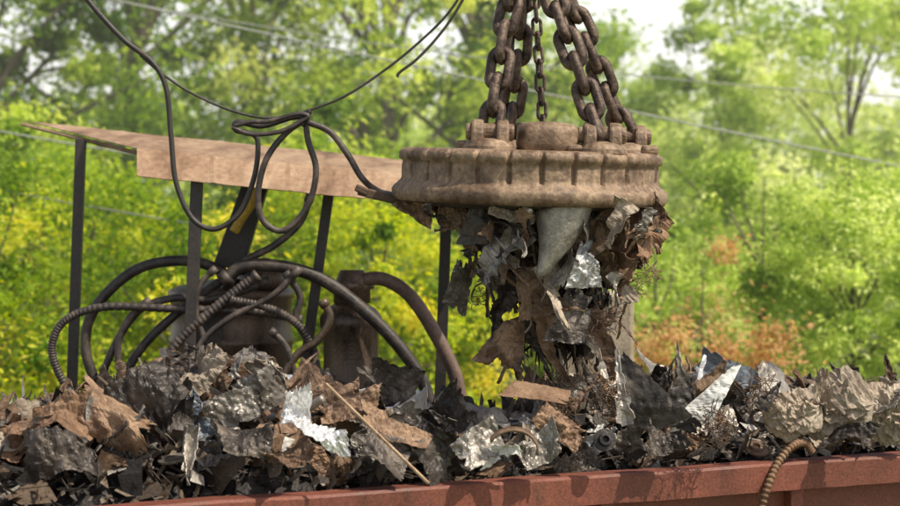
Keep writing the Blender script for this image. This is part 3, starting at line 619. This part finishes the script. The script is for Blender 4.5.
# ------------------------------------------------------------------ scrap held by the magnet
G2 = 'scrap pieces clinging to the magnet'; WH = 'clinging under the magnet'
def hang(kind, g, px, py, y, m3, mat, solid=.005): return piece(kind, g, P(px, py, y), m3, mat, WH, G2, solid)
CXP = ([205, 240, 300, 350, 400], [540, 560, 562, 558, 562]); HWP = ([200, 215, 240, 270, 300, 350, 405], [124, 116, 102, 90, 76, 54, 26])
V = []; F = []; T = []
for k in range(2300):
    py = 203+150*random.random()**2.0; cx = np.interp(py, *CXP); hw = np.interp(py, *HWP)*.75
    hw *= .85+.6*noise.noise(Vector((py*.05, 3, 0)))
    a = random.uniform(0, 2*math.pi); rr_ = math.sqrt(random.random())
    c = P(cx+hw*rr_*math.cos(a), py, 1.3+hw*.006*rr_*math.sin(a))
    q = random.random()
    if q < .6: s = random.uniform(.06, .19); asp = random.uniform(.03, .12); m3 = Matrix.Rotation(random.uniform(0, 6.28), 3, 'Z') @ Matrix.Rotation(math.pi/2+random.gauss(0, .5), 3, 'Y')
    else: s = random.uniform(.04, .11); asp = random.uniform(.3, .9); m3 = rrot()
    shard(V, F, T, c, m3, s, asp, min(.85, random.random()**1.3))
ob = mk('scrap_clump', V, F, M['shard'], smooth=False, kind='stuff', label='matted clump of small torn scrap under the magnet', category='scrap', origin=MC)
at = ob.data.attributes.new('tint', 'FLOAT', 'POINT'); at.data.foreach_set('value', np.clip(np.array(T), 0, 1))
hang('sheet', crumple(.36, .20, 26, 4, .5, .04, 0, .2, 601, .5), 418, 206, 1.1, E(80, 0, 28), 'rust')
hang('sheet', crumple(.32, .20, 26, 4, .5, .04, 4, .2, 602, .6), 452, 214, .9, E(70, 0, -15), 'rust')
hang('sheet', crumple(.28, .24, 20, 2, .2, .03, 0, .1, 603, .8), 486, 224, .75, E(85, 0, 5), 'black')
hang('sheet', crumple(.38, .13, 24, 3, .4, .03, 2, .1, 604, .7), 512, 212, .60, E(60, 0, 8), 'tan')
hang('shred', shred(.46, .28, .5, 605, tip=.5), 526, 226, .64, E(0, 0, 34), 'grey')
hang('sheet', crumple(.36, .26, 26, 4, .5, .04, 4, .2, 650, .7), 498, 240, .75, E(75, 0, -30), 'dark')
hang('sheet', crumple(.38, .28, 26, 4, .5, .04, 5, .2, 651, .7), 612, 230, .7, E(75, 0, 20), 'rust')
hang('sheet', crumple(.36, .26, 26, 4, .5, .04, 4, .2, 653, .7), 642, 216, .85, E(75, 0, -20), 'rust')
hang('sheet', crumple(.30, .30, 26, 4, .5, .04, 5, .2, 654, .6), 628, 258, .85, E(80, 0, 15), 'rust')
hang('sheet', crumple(.26, .34, 26, 4, .5, .04, 5, .2, 655, .6), 535, 292, .75, E(82, 0, -14), 'rust')
hang('sheet', crumple(.24, .30, 26, 4, .5, .04, 4, .2, 656, .6), 572, 318, .75, E(82, 0, 16), 'dark')
V = []; F = []
pa = P(566, 203, .54); pb = P(541, 276, .46)
for j in range(21):
    t = j/20; c = pa.lerp(pb, t)+Vector((.04*math.sin(t*math.pi), 0, 0)); r = .165*(1-t**1.3)+.024
    for k in range(25):
        a = math.pi*(1.0+1.0*k/24)
        V.append(c+Vector((r*math.cos(a), r*math.sin(a)*.9+.1, .02*noise.noise(Vector((j*.5, k*.4, 0)))+.05*math.cos(a)*(1-t))))
for j in range(20):
    for k in range(24): a = j*25+k; F.append((a, a+1, a+26, a+25))
mk('metal_chute', V, F, M['grey'], solid=.006, label='tapered shiny grey metal horn clinging under the magnet', category='scrap metal', group=G2)
hang('sheet', crumple(.24, .30, 30, 8, .8, .08, 0, .25, 606, .6, .22), 586, 264, .66, E(85, 0, 10), 'silver')
hang('shred', shred(.46, .26, .5, 607, tip=.35), 662, 210, 1.0, E(0, 0, 24), 'orange')
hang('shred', shred(.40, .22, .8, 608, tip=.1), 622, 210, .75, E(0, 0, 36), 'rust')
hang('sheet', crumple(.18, .28, 26, 6, .8, .06, 0, .25, 609, .6, .22), 460, 286, 1.0, E(85, 0, 10), 'grey')
hang('ribbon', ribbon(.5, .05, .8, 610), 476, 240, 1.0, E(0, 0, 12), 'rust')
hang('ribbon', ribbon(.5, .05, .6, 640), 490, 280, 1.0, E(0, 0, 12), 'rust')
hang('sheet', crumple(.32, .32, 28, 5, .7, .07, 0, .25, 611, .5, .25), 506, 342, .9, E(82, 0, 25), 'rust')
hang('shred', shred(.55, .18, .8, 612, tip=.1), 556, 262, .75, E(0, 0, 4), 'tan')
hang('shred', shred(.50, .22, .8, 613, tip=.15), 588, 312, .85, E(0, 0, -24), 'rust')
hang('shred', shred(.60, .18, .8, 614, tip=.1), 545, 310, .85, E(0, 0, -4), 'rust')
hang('shred', shred(.34, .12, .8, 615, tip=.1), 612, 272, .8, E(0, 0, -10), 'grey')
hang('shred', shred(.42, .18, .8, 616, tip=.2), 510, 285, .85, E(0, 0, 22), 'dark')
hm = ['rust']*11+['dark']*7+['tan']*3+['grey']*4
for k in range(190):
    t = random.random()**1.9; py = 203+165*t; cx = np.interp(py, *CXP); hw = np.interp(py, *HWP)*.97
    px = cx+hw*random.uniform(-1, 1); y = 1.3+hw*.0068*random.uniform(-1, .5); mt = random.choice(hm)
    kd = random.choices(['shred', 'sheet', 'ribbon', 'pipe', 'beam'], [48, 34, 12, 3, 4])[0]
    tilt = (px-cx)*.20+random.gauss(0, 18)
    if kd == 'shred':
        l = random.uniform(.25, .60)*(1-.35*t)*(1-.5*min(1, abs(px-cx)/max(hw, 1))**2)
        g = shred(l, random.uniform(.06, .22)*(1-.3*t), random.uniform(.4, 1.5), 700+k, tip=random.uniform(0, .4)); m3 = E(random.gauss(0, 16), 0, tilt) @ Matrix.Rotation(random.uniform(-1.3, 1.3), 3, 'Z')
    elif kd == 'sheet':
        if py > 285: py = 203+(py-203)*.5
        g = crumple(random.uniform(.20, .42)*(1-.35*t), random.uniform(.14, .30), 26, 3, .6, random.uniform(.015, .04), random.choice([0, 4, 7]), .3, 700+k, random.uniform(.2, .8), .25)
        m3 = Matrix.Rotation(random.uniform(-1.2, 1.2), 3, 'Z') @ E(random.uniform(40, 115), random.uniform(-40, 40), tilt)
    elif kd == 'ribbon': g = shred(random.uniform(.3, .6)*(1-.3*t), random.uniform(.014, .04), random.uniform(.5, 1.3), 700+k, tip=.8); m3 = E(random.gauss(0, 15), 0, tilt)
    elif kd == 'pipe': g = pipe(random.uniform(.2, .4), random.uniform(.006, .018), .3, k); m3 = E(0, random.uniform(0, 360), 80+tilt)
    else: g = beam(random.uniform(.2, .35), .03, .005, k); m3 = E(0, random.uniform(0, 360), 75+tilt)
    if kd == 'ribbon' and mt in ('grey', 'tan'): mt = 'rust'
    hang(kd, g, px, py, y, m3, mt)
for (a, b, y, r, nn) in [(656, 226, 1.1, .06, 12), (648, 272, 1.1, .07, 16), (634, 290, .9, .06, 14), (604, 318, .8, .09, 20), (560, 382, 1.0, .08, 22), (582, 372, .9, .07, 18), (480, 300, .9, .06, 10)]:
    hang('tangle', tangle(r, nn, int(a+b), .0024, 1), a, b, y, I3, 'rust')
# ------------------------------------------------------------------ pillar beyond the wagon
pp = P(594, 292, 4.6)
V, F = box((pp.x, 4.6, pp.z/2), .62, .5, pp.z)
mk('concrete_pillar', V, F, M['concrete'], smooth=False, bevel=.03, label='pale weathered concrete pillar behind the wagon', category='pillar', origin=Vector((pp.x, 4.6, 0)))
# ------------------------------------------------------------------ overhead wires
def owire(a, b, y, sag=.1, r=.009):
    p, q = P(*a, y), P(*b, y); pts = []
    for i in range(41):
        t = i/40; s = p.lerp(q, t); s.z -= sag*4*t*(1-t); pts.append(s)
    mk('overhead_wire', *tube(pts, r, 6), M['wire'], label='thin pale overhead wire strung in front of the trees', category='wire', group='overhead wires')
owire((-60, -40), (960, 178), 11, .05, .011); owire((-40, -30), (960, 100), 13, .25)
owire((-60, 120), (300, 178), 10, .03); owire((-60, 178), (220, 228), 10, .02)
owire((600, 240), (980, 315), 14, .02)
# ------------------------------------------------------------------ vegetation
def leafmesh(name, C, spread, cnt, size, tints, seed, mat, up=.3):
    r = np.random.RandomState(seed); C = np.array(C); nC = len(C)
    idx = np.repeat(np.arange(nC), cnt); N = len(idx)
    d = r.normal(size=(N, 3)); d /= np.linalg.norm(d, axis=1)[:, None]; rad = r.rand(N)**.55*(1+.7*(r.rand(N) < .22))
    pos = C[idx]+d*(rad*spread[idx])[:, None]*np.array([1, 1, .75])
    nrm = r.normal(size=(N, 3)); nrm[:, 2] = np.abs(nrm[:, 2])+up; nrm += .5*d; nrm /= np.linalg.norm(nrm, axis=1)[:, None]
    t = r.normal(size=(N, 3)); t -= nrm*(t*nrm).sum(1)[:, None]; t /= np.linalg.norm(t, axis=1)[:, None]; b = np.cross(nrm, t)
    s = size*r.uniform(.6, 1.3, N)[:, None]
    v = np.empty((N, 4, 3)); v[:, 0] = pos-t*s; v[:, 1] = pos-b*s*.42+nrm*s*.1; v[:, 2] = pos+t*s; v[:, 3] = pos+b*s*.42+nrm*s*.1
    me = bpy.data.meshes.new(name); me.vertices.add(4*N); me.vertices.foreach_set('co', v.ravel())
    me.loops.add(4*N); me.loops.foreach_set('vertex_index', np.arange(4*N, dtype=np.int32)); me.polygons.add(N); me.polygons.foreach_set('loop_start', np.arange(0, 4*N, 4, dtype=np.int32))
    me.update(calc_edges=True); me.validate()
    a = me.attributes.new('tint', 'FLOAT', 'POINT'); tt = np.clip(tints[idx]+r.normal(0, .12, N), 0, 1); a.data.foreach_set('value', np.repeat(tt, 4))
    me.materials.append(mat); return me
def tree(name, x, y, H, cw, mat, seed, nclump=60, cnt=330, size=.078, trunk_h=.35, label='', lo=.25, cat='tree', lean=0, tmean=.45, group=None, tk=1.0):
    r = random.Random(seed); rt = root(name, Vector((x, y, 0)), label, cat, group); parts = []
    tr = (H*.014+.03)*tk
    axis = [Vector((x+lean*t*H*.3+.1*H*.12*math.sin(t*5+seed), y+.05*H*math.sin(t*4+seed*2), H*.93*t)) for t in np.linspace(0, 1, 9)]
    parts.append(tube(smooth_path(axis, 4), [tr*(1-.88*i/32) for i in range(33)], 9))
    C = []; sp = []
    for k in range(nclump):
        for _ in range(50):
            q = Vector((r.uniform(-1, 1), r.uniform(-1, 1), r.uniform(-1, 1)))
            if .35 < q.length < 1: break
        zc = H*(lo+1)/2; c = Vector((x+lean*.25*H+q.x*cw/2*(1-.25*q.z), y+q.y*cw/2, zc+q.z*H*(1-lo)/2)); C.append(tuple(c)); sp.append(cw*r.choice([.05, .08, .11, .15, .19])*r.uniform(.8, 1.2))
        if k % 3 == 0:
            t = min(.92, max(trunk_h*.6, (c.z/H)*.72)); i = t/.93*8; a = axis[int(min(i, 7))].lerp(axis[int(min(i, 7))+1], min(1, i-int(min(i, 7))))
            mid = a.lerp(c, .5)+Vector((r.gauss(0, .1), r.gauss(0, .1), r.uniform(-.02, .06)*H)); pth = smooth_path([a, mid, c], 6)
            parts.append(tube(pth, [tr*.42*(1-.8*j/12) for j in range(13)], 6))
    mk('trunk', *join(parts), M['bark'], rt)
    tints = np.array([r.gauss(tmean, .24) for _ in C]); cc = np.array(C)-np.array([x, y, 0])
    me = leafmesh('crown', cc, np.array(sp), cnt, size, tints, seed, M[mat])
    ob = bpy.data.objects.new('crown', me); scn.collection.objects.link(ob); ob.parent = rt
    return rt
def X(px, y): return (px-450)*.0005*(y+12)
LT = 'tall leafy green tree with an open crown behind the scrap yard'
tree('deciduous_tree', X(-20, 19), 19, 10, 5.5, 'leaf_dark', 21, 80, label=LT, lo=.2, tmean=.35)
tree('deciduous_tree', X(120, 22), 22, 12, 6.0, 'leaf_dark', 22, 80, label=LT, lo=.2, lean=.1, tmean=.38)
tree('deciduous_tree', X(262, 25), 25, 11, 6.0, 'leaf_dark', 23, 56, label=LT, lo=.2, lean=-.1, tmean=.5)
tree('deciduous_tree', X(380, 21), 21, 11.5, 5.0, 'leaf_dark', 24, 64, label=LT, lo=.2, tmean=.45)
tree('deciduous_tree', X(490, 24), 24, 12.5, 5.0, 'leaf_dark', 25, 72, label=LT, lo=.2, tmean=.42)
LQ = 'tree with haze-paled leaf colour behind the scrap yard'
tree('deciduous_tree', X(625, 27), 27, 7.4, 5.4, 'leaf_hazed', 26, 66, label=LQ, lo=.15, tmean=.4, tk=.5)
tree('deciduous_tree', X(735, 23), 23, 8.2, 3.8, 'leaf_hazed', 27, 42, label=LQ, lo=.15, tmean=.45, tk=.5)
tree('deciduous_tree', X(850, 21), 21, 8.8, 4.4, 'leaf_hazed', 38, 48, label=LQ, lo=.2, tmean=.5, tk=.5)
tree('deciduous_tree', X(950, 25), 25, 9.6, 5.0, 'leaf_hazed', 29, 50, label=LQ, lo=.2, tmean=.5, tk=.5)
LS = 'sunlit yellow green bush growing behind the canopy'; LP = 'pale green bush growing behind the wagon'; LR = 'dry reddish brown bush behind the wagon'
for (px, y, H, cw, mt, lab) in [(-10, 10, 4.3, 3.2, 'leaf_yel', LS), (90, 11.5, 4.4, 3.4, 'leaf_yel', LS), (190, 10.5, 4.1, 3.2, 'leaf_yel', LS), (280, 12, 4.5, 3.2, 'leaf_yel', LS), (370, 10.5, 4.0, 3.0, 'leaf_yel', LS), (455, 12, 4.1, 3.2, 'leaf_yel', LS),
                               (560, 13, 4.4, 3.6, 'leaf_hazed', LP), (650, 12, 4.0, 3.0, 'leaf_hazed', LP), (705, 10.5, 3.5, 3.0, 'leaf_red', LR), (765, 13, 4.6, 3.4, 'leaf_hazed', LP), (855, 11.5, 4.3, 3.2, 'leaf_hazed', LP), (940, 11.5, 5.0, 3.2, 'leaf_hazed', LP), (40, 13.5, 5.3, 3.4, 'leaf_dark', LP), (310, 14.5, 5.4, 3.4, 'leaf_dark', LP)]:
    red = mt == 'leaf_red'
    tree('bush', X(px, y), y, H, cw, mt, int(px+900+y), 64 if red else 66, 190 if red else 290, .048 if y < 13 else .06, .3, lab, .05, 'bush', tmean=.45 if mt == 'leaf_yel' else .48, tk=.6)
r = np.random.RandomState(5); nC = 360
C = np.stack([r.uniform(-30, 34, nC), r.uniform(40, 50, nC), r.uniform(.2, 1, nC)**1.0*6.6], 1)
me = leafmesh('distant_wood', C-np.array([0, 45, 0]), r.uniform(1.0, 1.9, nC), 150, .22, r.normal(.5, .2, nC), 6, M['leaf_hazed'])
ob = bpy.data.objects.new('distant_wood', me); scn.collection.objects.link(ob); ob.location = (0, 45, 0); ob['kind'] = 'stuff'; ob['label'] = 'distant green wood with haze-paled leaf colour behind the trees'; ob['category'] = 'wood'
